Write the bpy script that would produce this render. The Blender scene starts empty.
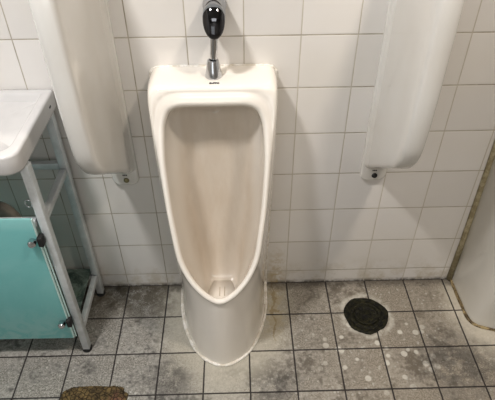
import bpy, bmesh, math, random
from mathutils import Vector, Matrix
random.seed(7)
T = 0.15
S = bpy.context.scene
C = S.collection
S.view_settings.view_transform = 'Standard'
S.view_settings.look = 'None'
S.view_settings.exposure = 0.12
S.view_settings.gamma = 0.84
S.cycles.use_denoising = True
S.cycles.max_bounces = 8
S.cycles.sample_clamp_indirect = 3.0
S.cycles.caustics_reflective = False
S.cycles.caustics_refractive = False

# ------------------------------------------------------------------ shader expression helper
class X:
    def __init__(s, nt, sock): s.nt, s.s = nt, sock
    def _m(s, op, *o, clamp=False):
        n = s.nt.nodes.new('ShaderNodeMath'); n.operation = op; n.use_clamp = clamp
        for i, v in enumerate((s,) + o):
            if isinstance(v, X): s.nt.links.new(v.s, n.inputs[i])
            else: n.inputs[i].default_value = v
        return X(s.nt, n.outputs[0])
    def __add__(s, o): return s._m('ADD', o)
    __radd__ = __add__
    def __sub__(s, o): return s._m('SUBTRACT', o)
    def __rsub__(s, o): return (s * -1.0) + o
    def __mul__(s, o): return s._m('MULTIPLY', o)
    __rmul__ = __mul__
    def __truediv__(s, o): return s._m('DIVIDE', o)
    def floor(s): return s._m('FLOOR')
    def frac(s): return s._m('FRACT')
    def abs(s): return s._m('ABSOLUTE')
    def sqrt(s): return s._m('SQRT')
    def min(s, o): return s._m('MINIMUM', o)
    def max(s, o): return s._m('MAXIMUM', o)
    def clamp(s): return s._m('ADD', 0.0, clamp=True)
    def ss(s, a, b, lo=0.0, hi=1.0):           # smooth map a..b -> lo..hi
        n = s.nt.nodes.new('ShaderNodeMapRange'); n.interpolation_type = 'SMOOTHSTEP'
        s.nt.links.new(s.s, n.inputs[0])
        if a > b: a, b, lo, hi = b, a, hi, lo
        for i, v in enumerate((a, b, lo, hi)): n.inputs[i+1].default_value = v
        return X(s.nt, n.outputs[0])

class M:
    def __init__(s, name):
        s.m = bpy.data.materials.new(name); s.m.use_nodes = True
        s.nt = s.m.node_tree; s.b = s.nt.nodes['Principled BSDF']
        g = s.nt.nodes.new('ShaderNodeNewGeometry'); s.pos = g.outputs['Position']
        s.loc = None
    def obj(s):
        if s.loc is None:
            t = s.nt.nodes.new('ShaderNodeTexCoord'); s.loc = t.outputs['Object']
        return s.loc
    def xyz(s, v=None):
        n = s.nt.nodes.new('ShaderNodeSeparateXYZ'); s.nt.links.new(v or s.pos, n.inputs[0])
        return [X(s.nt, o) for o in n.outputs]
    def vec(s, x, y, z):
        n = s.nt.nodes.new('ShaderNodeCombineXYZ')
        for i, v in enumerate((x, y, z)):
            if isinstance(v, X): s.nt.links.new(v.s, n.inputs[i])
            else: n.inputs[i].default_value = v
        return n.outputs[0]
    def noise(s, scale, detail=4, rough=0.6, vec=None, dist=0.0):
        n = s.nt.nodes.new('ShaderNodeTexNoise'); s.nt.links.new(vec or s.pos, n.inputs['Vector'])
        n.inputs['Scale'].default_value = scale; n.inputs['Detail'].default_value = detail
        n.inputs['Roughness'].default_value = rough; n.inputs['Distortion'].default_value = dist
        return X(s.nt, n.outputs[0])
    def voro(s, scale, vec=None, feature='F1'):
        n = s.nt.nodes.new('ShaderNodeTexVoronoi'); n.feature = feature
        s.nt.links.new(vec or s.pos, n.inputs['Vector']); n.inputs['Scale'].default_value = scale
        return X(s.nt, n.outputs['Distance'])
    def rand(s, vec):
        n = s.nt.nodes.new('ShaderNodeTexWhiteNoise'); s.nt.links.new(vec, n.inputs['Vector'])
        return X(s.nt, n.outputs['Value'])
    def mix(s, f, a, b):
        n = s.nt.nodes.new('ShaderNodeMix'); n.data_type = 'RGBA'; n.clamp_factor = True
        for i, v in ((0, f), (6, a), (7, b)):
            if isinstance(v, X): s.nt.links.new(v.s, n.inputs[i])
            elif isinstance(v, (int, float)): n.inputs[i].default_value = v
            elif isinstance(v, tuple): n.inputs[i].default_value = v + (1.0,)
            else: s.nt.links.new(v, n.inputs[i])
        return n.outputs[2]
    def set(s, **k):
        for key, v in k.items():
            i = s.b.inputs[key.replace('_', ' ')]
            if isinstance(v, X): s.nt.links.new(v.s, i)
            elif isinstance(v, tuple): i.default_value = v + (1.0,) if len(v) == 3 else v
            elif isinstance(v, (int, float)): i.default_value = v
            else: s.nt.links.new(v, i)
        return s
    def bump(s, h, strength=0.5, dist=0.002):
        n = s.nt.nodes.new('ShaderNodeBump'); n.inputs['Strength'].default_value = strength
        n.inputs['Distance'].default_value = dist
        s.nt.links.new(h.s, n.inputs['Height']); s.nt.links.new(n.outputs[0], s.b.inputs['Normal'])
        return s

def plain(name, col, rough=0.5, metal=0.0, var=0.05, scale=30, **k):
    m = M(name)
    n = m.noise(scale, 3, vec=m.obj())
    d = tuple(max(0, c*(1-var*2.5)) for c in col)
    m.set(Base_Color=m.mix(n.ss(0.3, 0.7), d, col), Roughness=rough, Metallic=metal, **k)
    return m.m

# ------------------------------------------------------------------ surfaces
def wall_tiles():
    m = M('glazed_wall_tiles'); x, y, z = m.xyz()
    h = x + y                                   # side walls run along y
    u = h * (1/T); v = (z - 0.4358*T) * (1/(T*1.0132))
    fu, fv = u.frac(), v.frac()
    du = fu.min(1.0 - fu); dv = fv.min(1.0 - fv)
    d = du.min(dv) * T
    rnd = m.rand(m.vec(u.floor(), v.floor(), 0.0))
    wob = m.noise(3.0, 3)
    grout = d.ss(0.0009, 0.0019, 1.0, 0.0)
    tile = m.mix(rnd, (0.70, 0.68, 0.655), (0.75, 0.73, 0.705))
    tile = m.mix(wob.ss(0.35, 0.7) * 0.25, tile, (0.68, 0.64, 0.56))
    # grime near the floor
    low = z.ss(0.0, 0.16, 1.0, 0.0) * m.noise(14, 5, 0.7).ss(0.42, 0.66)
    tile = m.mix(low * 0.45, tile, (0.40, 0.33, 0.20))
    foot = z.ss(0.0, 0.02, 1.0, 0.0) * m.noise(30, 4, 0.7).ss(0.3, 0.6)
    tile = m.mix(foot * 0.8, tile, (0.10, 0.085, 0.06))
    # ochre run beside the urinal
    st = (x - 0.262).abs().ss(0.0, 0.05, 1.0, 0.0) * z.ss(0.02, 0.26, 1.0, 0.0) * m.noise(35, 4, 0.7).ss(0.38, 0.62)
    tile = m.mix(st * 0.65, tile, (0.42, 0.31, 0.13))
    gn = m.noise(8, 4, 0.7)
    gcol = m.mix(gn.ss(0.35, 0.65), (0.34, 0.30, 0.24), (0.50, 0.46, 0.39))
    vert = (du - dv).ss(-0.002, 0.002, 1.0, 0.0)
    gcol = m.mix(vert * x.ss(-0.1, 0.3) * 0.6, gcol, (0.60, 0.56, 0.49))
    col = m.mix(grout, tile, gcol)
    hgt = d.ss(0.0004, 0.0035) + m.noise(9, 2) * 0.5 + rnd * 0.1
    m.set(Base_Color=col, Roughness=grout * 0.6 + 0.16, Specular_IOR_Level=0.42)
    m.bump(hgt, 0.35, 0.0016)
    return m.m

def floor_tiles():
    m = M('dirty_floor_tiles'); x, y, z = m.xyz()
    jit = (m.noise(60, 2) - 0.5) * 0.012
    u = x * (1/T) - 0.018 + jit; v = y * (1/T) + jit
    fu, fv = u.frac(), v.frac()
    du = fu.min(1.0 - fu); dv = fv.min(1.0 - fv)
    d = du.min(dv) * T
    cell = m.vec(u.floor(), v.floor(), 3.0)
    rnd = m.rand(cell)
    grout = d.ss(0.0014, 0.0034, 1.0, 0.0)
    big = m.noise(7, 5, 0.65); mid = m.noise(22, 6, 0.72); fine = m.noise(190, 4, 0.8)
    base = m.mix(fine.ss(0.35, 0.65), (0.125, 0.118, 0.104), (0.42, 0.405, 0.37))
    base = m.mix((mid * 0.6 + big * 0.4 + (rnd - 0.5) * 0.12).ss(0.42, 0.60), base, (0.50, 0.485, 0.45))
    # darker worn blotches in the middle of the tiles
    cen = (du.min(dv)).ss(0.06, 0.42)
    dk = (big * 0.40 + mid * 0.40 + m.noise(70, 3) * 0.2 + cen * 0.015 + rnd * 0.06 - 0.03).ss(0.47, 0.60)
    base = m.mix(dk * 0.88, base, (0.085, 0.082, 0.075))
    warm = x.ss(-0.1, 0.7)
    base = m.mix(warm * 0.34, base, (0.36, 0.29, 0.20))
    # pale worn halo around the round drain and the urinal foot
    def dist(cx, cy, sx=1.0, sy=1.0):
        a = (x - cx) * (1/sx); b = (y - cy) * (1/sy)
        return (a*a + b*b).sqrt()
    wig = (m.noise(16, 4, 0.7) - 0.5)
    dd = dist(0.577, -0.163) + wig * 0.035
    halo = dd.ss(0.076, 0.084) * dd.ss(0.088, 0.105, 1.0, 0.0)
    base = m.mix(halo * mid.ss(0.35, 0.6) * 0.75, base, (0.60, 0.58, 0.52))
    bl = m.voro(24, m.vec(x, y, 0.0)) + wig * 0.12
    spots = bl.ss(0.22, 0.30, 1.0, 0.0) * dist(0.60, -0.30, 1.0, 0.8).ss(0.10, 0.30, 1.0, 0.0)
    base = m.mix(spots * 0.85, base, (0.66, 0.64, 0.58))
    sp2 = m.voro(52, m.vec(x, y, 4.0)).ss(0.14, 0.26, 1.0, 0.0) * m.noise(5, 2).ss(0.44, 0.56)
    base = m.mix(sp2 * 0.45, base, (0.60, 0.59, 0.55))
    du_ = dist(0.066, -0.10, 0.62, 1.0) + wig * 0.10
    hu = du_.ss(0.28, 0.46, 1.0, 0.0)
    base = m.mix(hu * 0.6, base, (0.55, 0.52, 0.44))
    dr = dist(1.0, -0.16, 1.0, 1.6) + wig * 0.07
    hr = dr.ss(0.06, 0.17, 1.0, 0.0)
    base = m.mix(hr * 0.75, base, (0.66, 0.62, 0.53))
    dkr = (dist(0.84, -0.36, 1.2, 1.0) + wig * 0.2).ss(0.0, 0.20, 1.0, 0.0).max((dist(0.23, -0.43, 1.0, 0.6) + wig * 0.2).ss(0.0, 0.13, 1.0, 0.0))
    dkr = dkr.max((dist(-0.10, -0.40, 1.0, 1.0) + wig * 0.2).ss(0.0, 0.12, 1.0, 0.0))
    base = m.mix(dkr * mid.ss(0.35, 0.55) * 0.7, base, (0.07, 0.066, 0.06))
    sm = m.noise(90, 3, 0.7).ss(0.60, 0.68) * m.noise(6, 2).ss(0.4, 0.6)
    base = m.mix(sm * 0.5, base, (0.62, 0.60, 0.55))
    # ochre run to the right of the urinal
    line = (x - 0.250 - (m.noise(18, 3) - 0.5) * 0.09).abs().ss(0.002, 0.007, 1.0, 0.0) * (y + 0.12).abs().ss(0.10, 0.16, 1.0, 0.0)
    base = m.mix(line * 0.6, base, (0.22, 0.16, 0.07))
    och = (x - 0.24).abs().ss(0.02, 0.07, 1.0, 0.0) * (y + 0.10).abs().ss(0.06, 0.20, 1.0, 0.0) * mid.ss(0.42, 0.56)
    base = m.mix(och * 0.45, base, (0.38, 0.31, 0.18))
    # dark dirt collecting along the wall
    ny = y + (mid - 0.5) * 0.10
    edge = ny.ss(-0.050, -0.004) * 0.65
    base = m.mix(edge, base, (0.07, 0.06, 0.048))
    lft = x.ss(-0.06, -0.20) * (y + wig * 0.2).ss(-0.22, -0.06) * mid.ss(0.36, 0.54)
    base = m.mix(lft * 0.75, base, (0.09, 0.075, 0.05))
    col = m.mix(grout * 0.93, base, (0.022, 0.018, 0.018))
    hgt = d.ss(0.0008, 0.004) + fine * 0.25 + mid * 0.3
    m.set(Base_Color=col, Roughness=mid.ss(0.3, 0.7, 0.45, 0.75), Specular_IOR_Level=0.35)
    m.bump(hgt, 0.5, 0.002)
    return m.m

def porcelain(name, col, tint, rough=0.09, bowl=False):
    m = M(name)
    n = m.noise(4, 3); n2 = m.noise(2.2, 2)
    base = m.mix(n.ss(0.35, 0.7) * 0.5, col, tint)
    if bowl:                                    # limescale and urine staining in the bowl, plus its shadow painted as brown tint
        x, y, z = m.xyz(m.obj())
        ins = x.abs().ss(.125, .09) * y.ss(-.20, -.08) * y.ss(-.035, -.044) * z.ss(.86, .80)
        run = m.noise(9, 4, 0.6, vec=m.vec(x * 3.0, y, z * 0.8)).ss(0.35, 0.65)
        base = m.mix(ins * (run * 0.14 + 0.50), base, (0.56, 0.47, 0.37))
    m.set(Base_Color=base, Roughness=rough, Specular_IOR_Level=0.55,
          Coat_Weight=0.3, Coat_Roughness=0.05)
    m.bump(n2 + m.noise(11, 2) * 0.2, 0.2, 0.005)
    return m.m

def frosted():
    m = M('frosted_aqua_glass'); x, y, z = m.xyz()
    n = m.noise(5, 5, 0.65, dist=0.6); low = z.ss(0.08, 0.30, 1.0, 0.0)
    col = m.mix(n.ss(0.35, 0.7) * 0.5, (0.40, 0.79, 0.79), (0.56, 0.90, 0.90))
    residue_glint = (low * m.noise(14, 5, 0.7, dist=1.2).ss(0.38, 0.60)).max(z.ss(0.575, 0.60) * 0.35)  # residue low down; the rail's highlight is painted in along the top
    col = m.mix(residue_glint * 0.8, col, (0.68, 0.92, 0.91))
    m.set(Base_Color=col, Roughness=0.25, Specular_IOR_Level=0.5)
    nt = m.nt; out = nt.nodes['Material Output']
    tl = nt.nodes.new('ShaderNodeBsdfTranslucent'); tr = nt.nodes.new('ShaderNodeBsdfTransparent')
    nt.links.new(col, tl.inputs[0]); tr.inputs[0].default_value = (0.75, 0.95, 0.93, 1)
    m1 = nt.nodes.new('ShaderNodeMixShader'); m2 = nt.nodes.new('ShaderNodeMixShader')
    m1.inputs[0].default_value = 0.42; m2.inputs[0].default_value = 0.22
    nt.links.new(m.b.outputs[0], m1.inputs[1]); nt.links.new(tl.outputs[0], m1.inputs[2])
    nt.links.new(m1.outputs[0], m2.inputs[1]); nt.links.new(tr.outputs[0], m2.inputs[2])
    nt.links.new(m2.outputs[0], out.inputs['Surface'])
    return m.m

def rust():
    m = M('rusted_cast_plate'); x, y, z = m.xyz()
    n = m.noise(45, 6, 0.75); c = m.voro(62, None, 'DISTANCE_TO_EDGE')
    col = m.mix(n.ss(0.35, 0.65), (0.045, 0.030, 0.013), (0.19, 0.135, 0.055))
    pk = m.noise(12, 3).ss(0.55, 0.68)
    col = m.mix(pk * 0.5, col, (0.22, 0.10, 0.075))
    col = m.mix(c.ss(0.0, 0.05, 1.0, 0.0), col, (0.025, 0.016, 0.01))
    m.set(Base_Color=col, Roughness=0.75); m.bump(c.ss(0, 0.1) + n, 0.8, 0.004)
    return m.m

def sludge():
    m = M('wet_drain_sludge'); n = m.noise(60, 6, 0.8)
    col = m.mix(n.ss(0.4, 0.7), (0.004, 0.004, 0.003), (0.045, 0.042, 0.017))
    sp = m.voro(120).ss(0.05, 0.16, 1.0, 0.0) * m.noise(30, 2).ss(0.52, 0.62)
    col = m.mix(sp * 0.8, col, (0.30, 0.27, 0.15))
    m.set(Base_Color=col, Roughness=0.35, Specular_IOR_Level=0.3); m.bump(n, 0.9, 0.006)
    return m.m

def sealant(name, a, b):
    m = M(name); n = m.noise(40, 5, 0.75)
    m.set(Base_Color=m.mix(n.ss(0.4, 0.62), a, b), Roughness=0.6); m.bump(n, 0.6, 0.003)
    return m.m

def shelf_mat():
    m = M('grimy_shelf_glass'); n = m.noise(14, 6, 0.75, dist=0.8)
    col = m.mix(n.ss(0.35, 0.68), (0.035, 0.055, 0.045), (0.22, 0.27, 0.24))
    g = m.noise(9, 3).ss(0.55, 0.68)
    col = m.mix(g * 0.5, col, (0.10, 0.13, 0.05))
    m.set(Base_Color=col, Roughness=0.3)
    return m.m

MW, MF = wall_tiles(), floor_tiles()
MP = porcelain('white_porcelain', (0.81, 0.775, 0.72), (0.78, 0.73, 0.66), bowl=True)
MG = porcelain('grey_white_porcelain', (0.62, 0.60, 0.55), (0.56, 0.53, 0.47), 0.12)
MD = porcelain('pale_divider_glaze', (0.72, 0.71, 0.68), (0.68, 0.65, 0.60), 0.07)
MT = plain('white_moulded_basin', (0.62, 0.61, 0.60), 0.24, var=0.03, scale=9)
MAL = plain('brushed_aluminium', (0.66, 0.69, 0.70), 0.38, 0.25, 0.06, 25)
MCH = plain('polished_chrome', (0.62, 0.63, 0.65), 0.10, 1.0, 0.0)
MSAT = plain('satin_chrome', (0.50, 0.51, 0.53), 0.34, 1.0, 0.06, 120)
MDCH = plain('dark_mirror_cap', (0.10, 0.10, 0.105), 0.05, 1.0, 0.0)
MBK = plain('black_rubber', (0.02, 0.02, 0.02), 0.6)
MBRASS = plain('greenish_brass', (0.36, 0.33, 0.19), 0.4, 0.6, 0.12, 200)
MTXT = plain('black_print', (0.02, 0.02, 0.025), 0.5)
MPIPE = plain('grey_brown_plastic', (0.26, 0.235, 0.20), 0.45, 0, 0.1, 20)
MGLA, MRUST, MSLU, MSH = frosted(), rust(), sludge(), shelf_mat()
MSEALW = sealant('white_silicone', (0.66, 0.62, 0.54), (0.84, 0.82, 0.78))
MSEALB = sealant('stained_sealant', (0.10, 0.07, 0.035), (0.45, 0.36, 0.20))
MSEALO = sealant('old_ochre_sealant', (0.30, 0.26, 0.16), (0.46, 0.41, 0.28))
MCEIL = plain('ceiling_paint', (0.50, 0.48, 0.46), 0.8, scale=2)
MEDGE = plain('pale_glass_edge', (0.62, 0.80, 0.78), 0.2)
MSLOT = plain('dark_slot', (0.52, 0.45, 0.36), 0.5)

# ------------------------------------------------------------------ geometry helpers
def link(name, bm, mat, parent=None, smooth=True, loc=None):
    me = bpy.data.meshes.new(name)
    bmesh.ops.recalc_face_normals(bm, faces=bm.faces)
    bm.to_mesh(me); bm.free()
    if smooth:
        for p in me.polygons: p.use_smooth = True
    me.materials.append(mat)
    o = bpy.data.objects.new(name, me); C.objects.link(o)
    if parent: o.parent = parent
    if loc: o.location = loc
    return o

def root(name, loc, label, cat, group=None):
    o = bpy.data.objects.new(name, None); C.objects.link(o); o.location = loc
    o.empty_display_size = 0.05
    o['label'] = label; o['category'] = cat
    if group: o['group'] = group
    return o

def autosmooth(o, ang=35):
    me = o.data
    bm = bmesh.new(); bm.from_mesh(me)
    for e in bm.edges:
        e.smooth = not (len(e.link_faces) == 2 and e.calc_face_angle(0) > math.radians(ang))
    bm.to_mesh(me); bm.free()

def box(bm, lo, hi, bev=0.0, seg=2):
    r = bmesh.ops.create_cube(bm, size=1.0)
    vs = r['verts']
    for v in vs:
        for k in range(3): v.co[k] = lo[k] + (v.co[k] + 0.5) * (hi[k] - lo[k])
    if bev > 0:
        es = list({e for v in vs for e in v.link_edges})
        bmesh.ops.bevel(bm, geom=es, offset=bev, segments=seg, profile=0.5, affect='EDGES')

def bar(bm, a, b, w, h, up=Vector((1, 0, 0)), bev=0.0025):
    a, b = Vector(a), Vector(b); d = (b - a); L = d.length; d.normalize()
    s = d.cross(up).normalized(); u = s.cross(d)
    r = bmesh.ops.create_cube(bm, size=1.0); vs = r['verts']
    es = list({e for v in vs for e in v.link_edges})
    for v in vs:
        c = v.co.copy(); v.co = a + d * ((c.z + 0.5) * L) + u * (c.x * w) + s * (c.y * h)
    bmesh.ops.bevel(bm, geom=es, offset=bev, segments=2, profile=0.5, affect='EDGES')

def tube(bm, pts, rad, seg=20, cap=True):
    pts = [Vector(p) for p in pts]
    rads = rad if isinstance(rad, (list, tuple)) else [rad] * len(pts)
    prev = None; rings = []
    for i, p in enumerate(pts):
        d = (pts[min(i+1, len(pts)-1)] - pts[max(i-1, 0)]).normalized()
        if prev is None:
            a = d.cross(Vector((1, 0, 0)));
            if a.length < 0.2: a = d.cross(Vector((0, 1, 0)))
        else: a = prev - d * prev.dot(d)
        a.normalize(); prev = a; b = d.cross(a)
        rings.append([bm.verts.new(p + (a*math.cos(2*math.pi*k/seg) + b*math.sin(2*math.pi*k/seg)) * rads[i]) for k in range(seg)])
    for r0, r1 in zip(rings, rings[1:]):
        for k in range(seg): bm.faces.new((r0[k], r0[(k+1) % seg], r1[(k+1) % seg], r1[k]))
    if cap: bm.faces.new(rings[0]); bm.faces.new(rings[-1][::-1])

def lathe(bm, prof, seg=36, loc=(0, 0, 0), rot=None, sx=1.0, sy=1.0):
    mt = Matrix.Translation(loc) @ (rot.to_4x4() if rot else Matrix.Identity(4))
    rings = []
    for r, h in prof:
        if r < 1e-6: rings.append([bm.verts.new(mt @ Vector((0, 0, h)))])
        else: rings.append([bm.verts.new(mt @ Vector((r*sx*math.cos(2*math.pi*k/seg), r*sy*math.sin(2*math.pi*k/seg), h))) for k in range(seg)])
    for a, b in zip(rings, rings[1:]):
        for k in range(seg):
            k2 = (k+1) % seg
            if len(a) == 1 and len(b) == 1: continue
            if len(a) == 1: bm.faces.new((a[0], b[k], b[k2]))
            elif len(b) == 1: bm.faces.new((a[k], a[k2], b[0]))
            else: bm.faces.new((a[k], a[k2], b[k2], b[k]))

def catmull(keys, n, sym=False):
    P = [Vector(k) for k in keys]; out = []
    for i in range(len(P)-1):
        p0 = P[max(i-1, 0)]; p1 = P[i]; p2 = P[i+1]; p3 = P[min(i+2, len(P)-1)]
        # centripetal-ish tangents limited by chord length
        def tan(a, b, c):
            d = c - a
            l = min((b-a).length or 1e9, (c-b).length or 1e9)
            return d.normalized() * l if d.length > 1e-9 else d
        t1 = tan(p0, p1, p2) if i > 0 else (Vector((p2.x-p1.x, 0, 0)) if sym else (p2-p1))
        t2 = tan(p1, p2, p3) if i < len(P)-2 else (Vector((p2.x-p1.x, 0, 0)) if sym else (p2-p1))
        L = (p2-p1).length
        for k in range(n):
            t = k/n; t2_, t3_ = t*t, t*t*t
            out.append(p1*(2*t3_-3*t2_+1) + t1*(t3_-2*t2_+t) + p2*(-2*t3_+3*t2_) + t2*(t3_-t2_))
    out.append(P[-1]); return out

def text(name, s, size, mat, parent, loc, rot):
    cu = bpy.data.curves.new(name, 'FONT'); cu.body = s; cu.size = size
    cu.align_x = 'CENTER'; cu.align_y = 'CENTER'; cu.extrude = 0.0003; cu.offset = size*0.045
    t = bpy.data.objects.new(name+'_curve', cu); C.objects.link(t)
    dg = bpy.context.evaluated_depsgraph_get()
    me = bpy.data.meshes.new_from_object(t.evaluated_get(dg))
    bpy.data.objects.remove(t); me.materials.clear(); me.materials.append(mat)
    o = bpy.data.objects.new(name, me); C.objects.link(o)
    o.parent = parent; o.location = loc; o.rotation_euler = rot
    return o

# ------------------------------------------------------------------ setting
def struct(name, lo, hi, mat):
    bm = bmesh.new(); box(bm, lo, hi)
    o = link(name, bm, mat, smooth=False); o['kind'] = 'structure'; return o
XL, XR, YF, ZC = -1.35, 2.10, -2.55, 2.45
struct('wall_back', (XL-0.1, 0, -0.1), (XR+0.1, 0.1, ZC+0.1), MW)
MO = plain('dull_beige_wall', (0.50, 0.485, 0.47), 0.6, scale=2)
struct('wall_left', (XL-0.1, YF, -0.1), (XL, 0, ZC+0.1), MO)
struct('wall_right', (XR, YF, -0.1), (XR+0.1, 0, ZC+0.1), MO)
struct('wall_front', (XL-0.1, YF-0.1, -0.1), (XR+0.1, YF, ZC+0.1), MO)
struct('floor', (XL, YF, -0.1), (XR, 0, 0.0), MF)
struct('ceiling', (XL, YF, ZC), (XR, 0, ZC+0.1), MCEIL)

# ------------------------------------------------------------------ urinals
# keys: B = outline on wall and floor, R = outer rim edge, Q = bend of the bowl, K = back of the bowl
KEYS = [
 ((0, 0, .897),      (0, -.124, .872),      (0, -.056, .855),     (0, -.048, .825)),
 ((.100, 0, .897),   (.078, -.124, .872),   (.060, -.056, .855),  (.055, -.050, .820)),
 ((.150, 0, .895),   (.112, -.125, .864),   (.100, -.060, .840),  (.083, -.050, .800)),
 ((.168, 0, .882),   (.136, -.130, .840),   (.122, -.066, .800),  (.092, -.050, .765)),
 ((.171, 0, .84),    (.149, -.143, .795),   (.130, -.072, .76),   (.092, -.050, .72)),
 ((.169, 0, .66),    (.150, -.178, .710),   (.130, -.088, .66),   (.086, -.050, .62)),
 ((.165, 0, .42),    (.142, -.222, .590),   (.120, -.095, .52),   (.078, -.054, .46)),
 ((.158, 0, .18),    (.131, -.256, .505),   (.108, -.120, .42),   (.070, -.060, .36)),
 ((.155, 0, .0),     (.117, -.288, .430),   (.094, -.160, .30),   (.062, -.076, .25)),
 ((.150, -.115, 0),  (.089, -.314, .372),   (.071, -.205, .215),  (.052, -.115, .175)),
 ((.128, -.212, 0),  (.053, -.334, .332),   (.046, -.265, .175),  (.038, -.185, .152)),
 ((.080, -.306, 0),  (.022, -.344, .312),   (.020, -.300, .160),  (.020, -.235, .148)),
 ((0, -.350, 0),     (0, -.347, .307),      (0, -.310, .158),     (0, -.245, .148)),
]
FOOT2 = {9: (.155, -.12, 0), 10: (.146, -.205, 0), 11: (.080, -.238, 0), 12: (0, -.262, 0)}
def urinal(name, loc, label, mat=MP, foot=None, group=None, rimshift=0.0, seal=(MSEALW, 'white sealant')):
    rt = root(name, loc, label, 'urinal', group)
    n = 6
    keys = [list(k) for k in KEYS]
    if foot:
        for i, v in foot.items(): keys[i][0] = v
        for i in range(len(keys)):
            b, r, q, k = keys[i]
            sc = 0.78
            keys[i] = [b, (r[0]*1.05, -.122 + (r[1]+.122)*sc*0.55, r[2]), (q[0], q[1]*0.8, q[2]), (k[0], k[1]*0.75, k[2])]
    B, R, Q, K = [catmull([k[j] for k in keys], n, True) for j in range(4)]
    N = len(B) - 1
    for i, b in enumerate(B):
        b.y = min(b.y, 0.0); b.z = max(b.z, 0.0)
    F0 = Vector((0, -.90, .43)).normalized()
    rings = []
    rimc = []
    for i in range(N+1):
        t = (R[min(i+1, N)] - R[max(i-1, 0)])
        if i in (0, N): t = Vector((1 if i == 0 else -1, 0, 0))
        t.normalize()
        inn = t.cross(F0).normalized()
        cen = Vector((0, -.2, .6))
        if inn.dot(cen - R[i]) < 0: inn = -inn
        if i in (0, N): inn.x = 0; inn.normalize()
        s = i / N
        w = 0.017 + 0.012 * min(1, 1.6*max(0, 1 - s/0.42)) + 0.003*max(0, (s-0.75)/0.25)
        b, r = B[i], R[i]
        bl = 1 - min(1, max(0, (s - .28)/.25)); bl = bl*bl*(3-2*bl)
        o1 = (r - F0*(0.55*w)).lerp(r - inn*0.30*w - F0*0.10*w, bl)
        line = []
        blend = bl
        Mq = Vector((b.x*.962, r.y + .017, b.z - .002)).lerp(b.lerp(o1, .75), 1-blend)
        G = Vector((b.x*.945, r.y + .004, b.z - .006)).lerp(b.lerp(o1, .93), 1-blend)
        for f in (0, .06, .5, .95): line.append(b.lerp(Mq, f))
        for f in (.33, .6, .85): line.append(Mq*(1-f)**2 + G*2*f*(1-f) + o1*f*f)
        # the body swells slightly between foot and rim
        sw = math.sin(math.pi*min(1, max(0, (s-.5)/.5)))
        for j, f in ((2, .4), (3, .75), (4, .8)):
            line[j].x += (0.006*math.sin(math.pi*f)) * (1 if B[i].x > 0.01 else 0) * (s > .15)
        line += [o1, r - F0*0.18*w*(1-bl) + inn*0.07*w, r + inn*0.28*w + F0*0.0, r + inn*0.55*w + F0*0.04*w, r + inn*0.82*w - F0*0.10*w,
                 r + inn*0.97*w - F0*0.38*w, r + inn*1.0*w - F0*0.75*w]
        o5 = line[-1]
        q, k = Q[i], K[i]
        for f in (.16, .33, .5, .66, .83, 1.0):
            line.append(o5*(1-f)**2 + q*2*f*(1-f) + k*f*f)
        mz = .79 - (i/N)**1.0 * 0.0
        # medial line of the back of the bowl
        m = Vector((0, k.y - 0.004, k.z if i > 3*n else 0))
        if i <= 3*n: m.z = 0.775 + (K[3*n].z - 0.775) * (i/(3*n))
        if i == N: m.z = k.z
        line.append(k.lerp(m, 0.5)); line.append(m)
        if i in (0, N):
            for p in line: p.x = 0
        rings.append(line)
    bm = bmesh.new()
    for sgn in (1, -1):
        V = [[bm.verts.new((p.x*sgn, p.y, p.z)) for p in L] for L in rings]
        for i in range(N):
            for j in range(len(V[0])-1):
                q = (V[i][j], V[i+1][j], V[i+1][j+1], V[i][j+1])
                bm.faces.new(q if sgn > 0 else q[::-1])
    bmesh.ops.remove_doubles(bm, verts=bm.verts, dist=1e-5)
    bmesh.ops.dissolve_degenerate(bm, edges=bm.edges, dist=1e-6)
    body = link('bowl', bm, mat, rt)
    md = body.modifiers.new('sub', 'SUBSURF'); md.levels = 1; md.render_levels = 1
    # strainer plate in the bottom of the bowl
    bm = bmesh.new()
    zz = 0.158
    dy = 0.0 if not foot else 0.06
    pts = [(-.030, -.130), (.030, -.130), (.052, -.200), (.038, -.238), (-.038, -.238), (-.052, -.200)]
    top = [bm.verts.new((x, y+dy, zz + 0.014)) for x, y in pts]
    bot = [bm.verts.new((x*1.12, (y+.17)*1.12-.17+dy, zz-0.02)) for x, y in pts]
    bm.faces.new(top); bm.faces.new(bot[::-1])
    for i in range(6): bm.faces.new((bot[i], bot[(i+1) % 6], top[(i+1) % 6], top[i]))
    bmesh.ops.bevel(bm, geom=[e for e in bm.edges], offset=0.003, segments=2, affect='EDGES')
    st = link('strainer', bm, MP, rt)
    bm = bmesh.new()
    for k in (-.5, .5):
        box(bm, (k*.016-.0014, -.200+dy, zz+.0135), (k*.016+.0014, -.160+dy, zz+.0143), 0.0003, 1)
    link('slot', bm, MSLOT, st)
    # bead of sealant along wall and floor
    pth = [Vector((p.x, p.y, p.z)) for p in B[1:]]
    full = [Vector((-p.x, p.y, p.z)) for p in pth] + [p for p in pth[::-1]][1:]
    bm = bmesh.new()
    rr = []
    random.seed(3)
    out = []
    for i, p in enumerate(full):
        o = Vector((p.x, p.y - 0.0, p.z))
        d = Vector((p.x, p.y + 0.12, 0)); d = d.normalized() * 0.003 if p.z < 0.01 else Vector((0.002 if p.x > 0 else -0.002, -0.002, 0))
        o += d; o.y = min(o.y, -0.002); o.z = max(o.z, 0.002)
        out.append(o); rr.append((0.0042 if p.z < .02 else 0.0026) + 0.002*random.random())
    tube(bm, out, rr, 8)
    link('sealant_bead', bm, seal[0], rt)
    return rt

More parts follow.
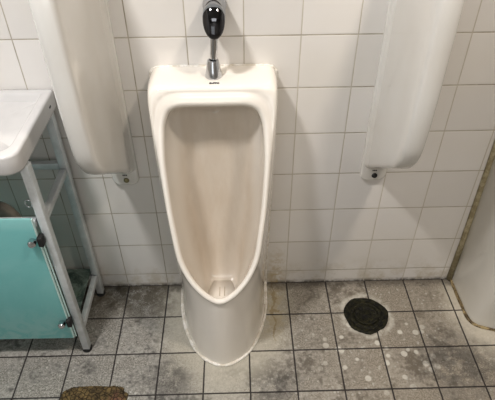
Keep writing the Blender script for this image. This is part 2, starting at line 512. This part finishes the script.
u1 = urinal('floor_urinal', (0.066, 0, 0), 'white floor-standing urinal with a tall open bowl under the chrome flush valve')
dg0 = bpy.context.evaluated_depsgraph_get()
hit = u1.children[0].evaluated_get(dg0).ray_cast(Vector((0.006, -.099, 1.2)), Vector((0, 0, -1)))
text('maker_mark', 'SUPPO', 0.0085, MTXT, u1, (0.006, -.099, hit[1].z + .0006), (math.atan2(-hit[2].y, hit[2].z), 0, 0))
u2 = urinal('floor_urinal', (1.093, 0, 0), 'white porcelain fixture with stained base partly in frame at the right edge',
            mat=MG, foot=FOOT2, seal=(MSEALB, ''))
# ochre sealant strip where the right fixture meets the wall
bm = bmesh.new()
tube(bm, [(-.163, -.004, .004), (-.164, -.004, .2), (-.168, -.004, .45), (-.172, -.004, .66), (-.173, -.004, .86)], [.011, .010, .010, .010, .009], 8)
link('wall_sealant', bm, MSEALO, u2)

# ------------------------------------------------------------------ flush valve
FV = root('flush_valve', (0.078, 0, 0.935), 'chrome flush valve with an oval dark cap above the middle urinal', 'flush valve')
Rf = Matrix.Rotation(math.radians(90), 3, 'X')       # local z -> -y
bm = bmesh.new(); lathe(bm, [(0, 0.0), (.030, 0.0), (.030, .006), (.028, .010), (.026, .012)], loc=(0, 0, .125), rot=Rf)
link('wall_flange', bm, MCH, FV)
bm = bmesh.new()
lathe(bm, [(0, .004), (.0275, .004), (.0275, .070), (.0262, .072), (.0262, .074), (.0275, .077), (.0265, .088), (0, .089)], seg=48, loc=(0, 0, .122), rot=Rf, sx=1.0, sy=1.35)
o = link('valve_body', bm, MSAT, FV); autosmooth(o)
bm = bmesh.new()
lathe(bm, [(.0262, -.006), (.0266, .004), (.025, .008), (.020, .013), (.010, .0165), (0, .0175)], seg=48, loc=(0, -.088, .119), rot=Matrix.Rotation(math.radians(62), 3, 'X'), sx=1.0, sy=1.72)
link('oval_cap', bm, MDCH, FV)
bm = bmesh.new(); tube(bm, [(-.008, -.058, -.012), (-.004, -.058, .05), (0, -.058, .105)], .0092)
o = link('flush_pipe', bm, MCH, FV); autosmooth(o)
bm = bmesh.new()
lathe(bm, [(.0135, .0), (.0222, .0), (.0225, .004), (.0216, .012), (.0155, .048), (.0142, .052), (.0095, .053)], loc=(-.0085, -.061, -.0465))
o = link('cone_collar', bm, MCH, FV); autosmooth(o)

# ------------------------------------------------------------------ privacy dividers
def divider(x, label, mat_screw, skew=0.0):
    rt = root('privacy_divider', (x, 0, 0.5), label, 'divider', 'white privacy dividers fixed to the tiled wall')
    # wall plate
    bm = bmesh.new()
    hw, zt, r = .041, .84, .024
    out = []
    for cx, cz, a0 in ((hw-r, r, -90), (hw-r, zt-r, 0), (-hw+r, zt-r, 90), (-hw+r, r, 180)):
        for k in range(7):
            a = math.radians(a0 + 15*k); out.append((cx + r*math.cos(a), cz + r*math.sin(a)))
    def ring(sc, y): return [bm.verts.new((px*(1-sc/hw) , y, pz + (sc if pz < .4 else -sc)*1.0)) for px, pz in out]
    rs = [ring(0, .001), ring(0, -.010), ring(.002, -.0135), ring(.006, -.015)]
    for a, b in zip(rs, rs[1:]):
        for k in range(len(out)): bm.faces.new((a[k], a[(k+1) % len(out)], b[(k+1) % len(out)], b[k]))
    bm.faces.new(rs[-1]); bm.faces.new(rs[0][::-1])
    o = link('wall_plate', bm, MD, rt); autosmooth(o, 50)
    # wing panel
    side = catmull([(0, -.006, .052), (0, -.035, .064), (0, -.110, .120), (0, -.190, .178), (0, -.245, .222), (0, -.278, .285), (0, -.290, .400),
                    (0, -.292, .55), (0, -.292, .66), (0, -.284, .73), (0, -.255, .775), (0, -.20, .80), (0, -.12, .812), (0, -.006, .815)], 5)
    nP = len(side)
    boss = []
    for y_, hw_, z0_, z1_ in ((-.012, .037, .050, .822), (-.018, .0345, .052, .820), (-.028, .031, .060, .816), (-.042, .0285, .074, .810), (-.065, .0265, .100, .800)):
        o_ = []
        rr_ = .02
        for cx, cz, a0 in ((hw_-rr_, z0_+rr_, -90), (hw_-rr_, z1_-rr_, 0), (-hw_+rr_, z1_-rr_, 90), (-hw_+rr_, z0_+rr_, 180)):
            for k in range(7):
                a = math.radians(a0+15*k); o_.append((cx+rr_*math.cos(a), y_, cz+rr_*math.sin(a)))
        boss.append(o_)
    nor = []
    for i in range(nP):
        t = side[min(i+1, nP-1)] - side[max(i-1, 0)]; t.normalize(); nor.append(Vector((0, -t.z, t.y)))
    for i in range(nP):
        if nor[i].dot(Vector((0, -.13, .42)) - side[i]) < 0: nor[i] = -nor[i]
    bm = bmesh.new()
    prof = []
    for k in range(0, 9):                      # rounded nose
        a = math.pi * k/8
        prof.append((math.cos(a), math.sin(a)))
    cols = []
    for i, p in enumerate(side):
        half = .027 + .003 * max(0, 1 + p.y/.285)
        ins = .017
        f = 1.0
        if i < 2 or i > nP-3: f = 0.6
        col = []
        # flat inner points then rounding
        for sgn, inset in ((1, .075), (1, .040)):
            q = p + nor[i]*inset
            hh = half + .001
            col.append(Vector((sgn*hh, min(q.y, -.004), q.z)))
        for c, s_ in prof:
            q = p + nor[i] * (ins*(1-s_)*f)
            col.append(Vector((half*(abs(c)**0.5)*(1 if c >= 0 else -1), min(q.y, -.004), q.z)))
        for sgn, inset in ((-1, .040), (-1, .075)):
            q = p + nor[i]*inset
            col.append(Vector((sgn*(half+.001), min(q.y, -.004), q.z)))
        cols.append([bm.verts.new(c) for c in col])
    bv = [[bm.verts.new(c) for c in o_] for o_ in boss]
    for a, b in zip(bv, bv[1:]):
        for k in range(len(a)): bm.faces.new((a[k], a[(k+1) % len(a)], b[(k+1) % len(a)], b[k]))
    for i in range(nP-1):
        for j in range(len(cols[0])-1):
            bm.faces.new((cols[i][j], cols[i+1][j], cols[i+1][j+1], cols[i][j+1]))
    bm.faces.new([c[0] for c in cols]); bm.faces.new([c[-1] for c in cols][::-1])
    o = link('wing_panel', bm, MD, rt); autosmooth(o, 70); o.rotation_euler = (0, 0, skew)
    bm = bmesh.new(); lathe(bm, [(0.0, 0), (.0088, 0), (.0088, .002), (.0070, .005), (.003, .0058), (0, .0058)], 20, loc=(0.003, -.015, .022), rot=Rf)
    link('screw_cap', bm, mat_screw, rt)
    bm = bmesh.new()
    for k in range(3): box(bm, (-.006+k*.005, -.0158, .0395), (-.0025+k*.005, -.0149, .0435))
    link('printed_mark', bm, MTXT, rt, smooth=False)
    return rt
divider(-0.227, 'white ceramic privacy divider left of the middle urinal, above the basin stand', MBRASS, math.radians(-3.5))
divider(0.556, 'white ceramic privacy divider right of the middle urinal, above the round drain', MBK)

# ------------------------------------------------------------------ basin top and stand
bas = root('wash_basin', (-0.70, 0, 0.781), 'white shallow rectangular basin top with raised rim on metal stand', 'basin')
def rrect(x0, x1, y0, y1, r, seg=8, rb=0.008):
    pts = []
    for cx, cy, a0, rr in ((x1-r, y0+r, -90, r), (x1-rb, y1-rb, 0, rb), (x0+rb, y1-rb, 90, rb), (x0+r, y0+r, 180, r)):
        for k in range(seg+1):
            a = math.radians(a0 + 90*k/seg); pts.append((cx + rr*math.cos(a), cy + rr*math.sin(a)))
    return pts
bm = bmesh.new()
X0, X1, Y0, Y1 = -.42, .321, -.330, -.001
lv = [(.008, .000, 0), (.002, .003, 0), (.0, .009, 0), (.0, .048, 0), (.0008, .0525, 0), (.0035, .0552, 0), (.008, .0558, 0), (.022, .0555, 0), (.0255, .054, 0), (.029, .047, 0), (.036, .036, 0), (.10, .030, 0)]
rs = []
for ins, z, _ in lv:
    rs.append([bm.verts.new((px, py, z)) for px, py in rrect(X0+ins, X1-ins, Y0+ins, Y1-ins, .038 if ins < .05 else .03)])
for a, b in zip(rs, rs[1:]):
    for k in range(len(a)): bm.faces.new((a[k], a[(k+1) % len(a)], b[(k+1) % len(a)], b[k]))
bm.faces.new(rs[0][::-1]); bm.faces.new(rs[-1])
o = link('basin_top', bm, MT, bas); autosmooth(o, 50)
bm = bmesh.new(); box(bm, (.3200, -.062, .026), (.3216, -.050, .032), .0005, 1)
link('overflow_slot', bm, MBK, bas, smooth=False)

st = root('basin_stand', (-0.386, 0, 0), 'aluminium basin stand with frosted aqua glass front at the left', 'stand')
XC = -0.0    # local x: right face of legs near +.022
def leg(y):
    bm = bmesh.new(); box(bm, (-.023, y-.012, .012), (0.0, y+.012, .779), .002)
    l = link('leg', bm, MAL, st); autosmooth(l)
    bm = bmesh.new(); lathe(bm, [(0, 0), (.016, 0), (.016, .008), (.013, .013), (0, .013)], 20, loc=(-.0125, y, 0))
    f = link('rubber_foot', bm, MBK, l); autosmooth(f)
leg(-.274); leg(-.034)
for z, nm in ((.585, 'side_rail'), (.106, 'side_rail')):
    bm = bmesh.new(); bar(bm, (-.0125, -.262, z), (-.0125, -.048, z), .019, .022); o = link(nm, bm, MAL, st); autosmooth(o)
for z in (.597, .095):
    bm = bmesh.new(); bar(bm, (-.025, -.030, z), (-.56, -.030, z), .020, .022, Vector((0, 1, 0))); o = link('back_rail', bm, MAL, st); autosmooth(o)
bm = bmesh.new(); bar(bm, (-.029, -.278, .590), (-.56, -.278, .590), .020, .024, Vector((0, 1, 0))); o = link('front_rail', bm, MAL, st); autosmooth(o)
for y in (-.276, -.034):
    bm = bmesh.new(); box(bm, (-.585, y-.013, .012), (-.56, y+.013, .781), .002); l = link('leg', bm, MAL, st); autosmooth(l)
    bm = bmesh.new(); lathe(bm, [(0, 0), (.016, 0), (.016, .008), (.013, .013), (0, .013)], 20, loc=(-.5725, y, 0)); link('rubber_foot', bm, MBK, l)
bm = bmesh.new(); box(bm, (-.56, -.262, .118), (-.027, -.022, .126), .001, 1); link('lower_shelf', bm, MSH, st, smooth=False)
bm = bmesh.new(); box(bm, (-.64, -.302, .102), (-.032, -.296, .622), .0012, 2)
gp = link('glass_panel', bm, MGLA, st); autosmooth(gp)
bm = bmesh.new(); box(bm, (-.0315, -.3025, .104), (-.0285, -.2935, .620), .0006, 1)
link('edge_strip', bm, MEDGE, gp, smooth=False)
bm = bmesh.new(); box(bm, (-.027, -.2945, .100), (-.0235, -.290, .56), .0006, 1)
link('gasket', bm, MEDGE, st, smooth=False)
for x_, z in ((-.036, .545), (-.039, .188)):
    bm = bmesh.new(); lathe(bm, [(0, 0), (.010, 0), (.011, .003), (.011, .016), (.008, .020), (0, .021)], 22, loc=(x_-.008, -.302, z), rot=Rf)
    o = link('glass_clamp', bm, MCH, st); autosmooth(o)
    bm = bmesh.new(); box(bm, (x_+.006, -.312, z-.016), (x_+.020, -.290, z+.016), .002)
    link('clamp_block', bm, MBK, o)

for o in st.children:                          # the front of the stand leans slightly to the right
    ys = [v.co.y for v in o.data.vertices]
    xs = [v.co.x for v in o.data.vertices]
    if sum(ys)/len(ys) < -.2 and max(xs) > -.3: o.rotation_euler = (0, 0.009, 0)

# chrome hook hanging from the front rail and waste pipe behind the glass
hk = root('hook_ring', (-0.417, -0.272, 0.655), 'small chrome ring hanging behind the top corner of the aqua glass', 'ring')
bm = bmesh.new()
tube(bm, [(.009*math.cos(a), 0, -.004 + .012*math.sin(a)) for a in [2*math.pi*k/24 for k in range(25)]], .0018, 8)
link('ring', bm, MCH, hk)
wp = root('waste_pipe', (-0.530, -0.18, 0.1262), 'grey brown waste pipe elbow showing above the aqua glass panel', 'pipe')
bm = bmesh.new()
pp = [(x, y, z if z < .1 else z - .1262) for x, y, z in ((0, 0, 0.001), (0, 0, .3), (0, 0, .47), (-.003, 0, .505), (-.014, 0, .532), (-.036, 0, .548), (-.07, 0, .545), (-.11, 0, .545), (-.14, 0, .575), (-.15, 0, .62), (-.15, 0, .7805))]
tube(bm, catmull(pp, 4), .030, 24); o = link('pipe', bm, MPIPE, wp); autosmooth(o, 60)
bm = bmesh.new(); lathe(bm, [(.030, 0), (.045, 0), (.045, .004), (.036, .012), (.031, .014)], 28); link('pipe_collar', bm, MPIPE, wp)

# ------------------------------------------------------------------ drains
dr = root('round_drain', (0.577, -0.163, 0.0), 'round black clogged floor drain in the tiles below the right divider', 'drain')
random.seed(11)
bm = bmesh.new()
seg = 72; rings = []
jit = [1 + 0.035*math.sin(k*2*math.pi/seg*3+1) + 0.02*math.sin(k*2*math.pi/seg*7) + random.uniform(-.012, .012) for k in range(seg)]
for r, h, j in ((.079, .0004, 1), (.078, .0030, 1), (.070, .0040, .8), (.064, .0025, .3), (.058, .0025, 0), (.056, .0050, 0), (.050, .0055, 0), (.046, .0030, 0), (.020, .0036, 0), (.0, .0036, 0)):
    if r == 0: rings.append([bm.verts.new((0, 0, h))])
    else: rings.append([bm.verts.new((r*(1+(jit[k]-1)*j)*math.cos(2*math.pi*k/seg), r*(1+(jit[k]-1)*j)*math.sin(2*math.pi*k/seg), h)) for k in range(seg)])
for a, b in zip(rings, rings[1:]):
    for k in range(seg):
        k2 = (k+1) % seg
        bm.faces.new((a[k], a[k2], b[0]) if len(b) == 1 else (a[k], a[k2], b[k2], b[k]))
link('drain_body', bm, MSLU, dr)
bm = bmesh.new()
lathe(bm, [(.043, .003), (.044, .0055), (.040, .0065), (.030, .0060), (.028, .0050), (.012, .0050), (.010, .0062), (0, .0062)], 48)
link('grate', bm, MSLU, dr)

pl = root('floor_plate', (-0.342, -0.50, 0.0), 'rusty brown crumbling plate set in the floor at the bottom left', 'plate')
bm = bmesh.new()
top, bot = [], []
N = 96
for k in range(N):
    a = 2*math.pi*k/N; ca, sa = math.cos(a), math.sin(a)
    e = 0.32
    px = .106*abs(ca)**e*(1 if ca > 0 else -1); py = .083*abs(sa)**e*(1 if sa > 0 else -1)
    px += .008*math.sin(a*9) * .5 + random.uniform(-.0022, .0022); py += random.uniform(-.0022, .0022)
    if py > 0.06: px *= 0.95
    top.append(bm.verts.new((px*.985, py*.985, .005))); bot.append(bm.verts.new((px, py, 0.0003)))
for k in range(N): bm.faces.new((bot[k], bot[(k+1) % N], top[(k+1) % N], top[k]))
bm.faces.new(top)
link('crumbling_plate', bm, MRUST, pl, smooth=False)

# ------------------------------------------------------------------ lights
def area(x, y, z, sx, sy, p, col):
    l = bpy.data.lights.new('ceiling_or_fill_lamp', 'AREA'); l.shape = 'RECTANGLE'; l.size = sx; l.size_y = sy
    l.energy = p; l.color = col
    o = bpy.data.objects.new('ceiling_or_fill_lamp', l); C.objects.link(o); o.location = (x, y, z); return o
area(-0.55, -0.85, 2.42, .16, .16, 27, (1.0, 0.985, 0.985))
area(0.85, -0.85, 2.42, .16, .16, 18, (1.0, 0.90, 0.79))
area(0.1, -2.15, 2.40, 1.2, .5, 7, (0.97, 0.985, 1.0))  # extra fill added to lift the area under the basin, no real fitting
low_fill = area(-0.35, -2.50, 1.25, 1.1, 1.3, 5.5, (0.93, 0.98, 1.0)); low_fill.rotation_euler = (math.radians(90), 0, 0)  # added upright fill facing the back wall, brightens the tiles behind the stand
w = bpy.data.worlds.new('World'); S.world = w; w.use_nodes = True
w.node_tree.nodes['Background'].inputs[0].default_value = (0.8, 0.8, 0.8, 1); w.node_tree.nodes['Background'].inputs[1].default_value = 0.3

# ------------------------------------------------------------------ camera
fpx, yaw, pitch, roll = 511.74, 0.019885, 0.70177, -0.0075
cp = Vector((0.13075, -1.29343, 1.51131))
f = Vector((math.sin(yaw)*math.cos(pitch), math.cos(yaw)*math.cos(pitch), -math.sin(pitch)))
r = Vector((math.cos(yaw), -math.sin(yaw), 0)); u = r.cross(f)
r2 = math.cos(roll)*r + math.sin(roll)*u; u2 = -math.sin(roll)*r + math.cos(roll)*u
cam = bpy.data.cameras.new('camera'); co = bpy.data.objects.new('camera', cam); C.objects.link(co)
mt = Matrix((r2, u2, -f)).transposed().to_4x4(); mt.translation = cp; co.matrix_world = mt
cam.sensor_fit = 'HORIZONTAL'; cam.sensor_width = 36; cam.lens = fpx/495*36; cam.clip_start = 0.01
S.camera = co
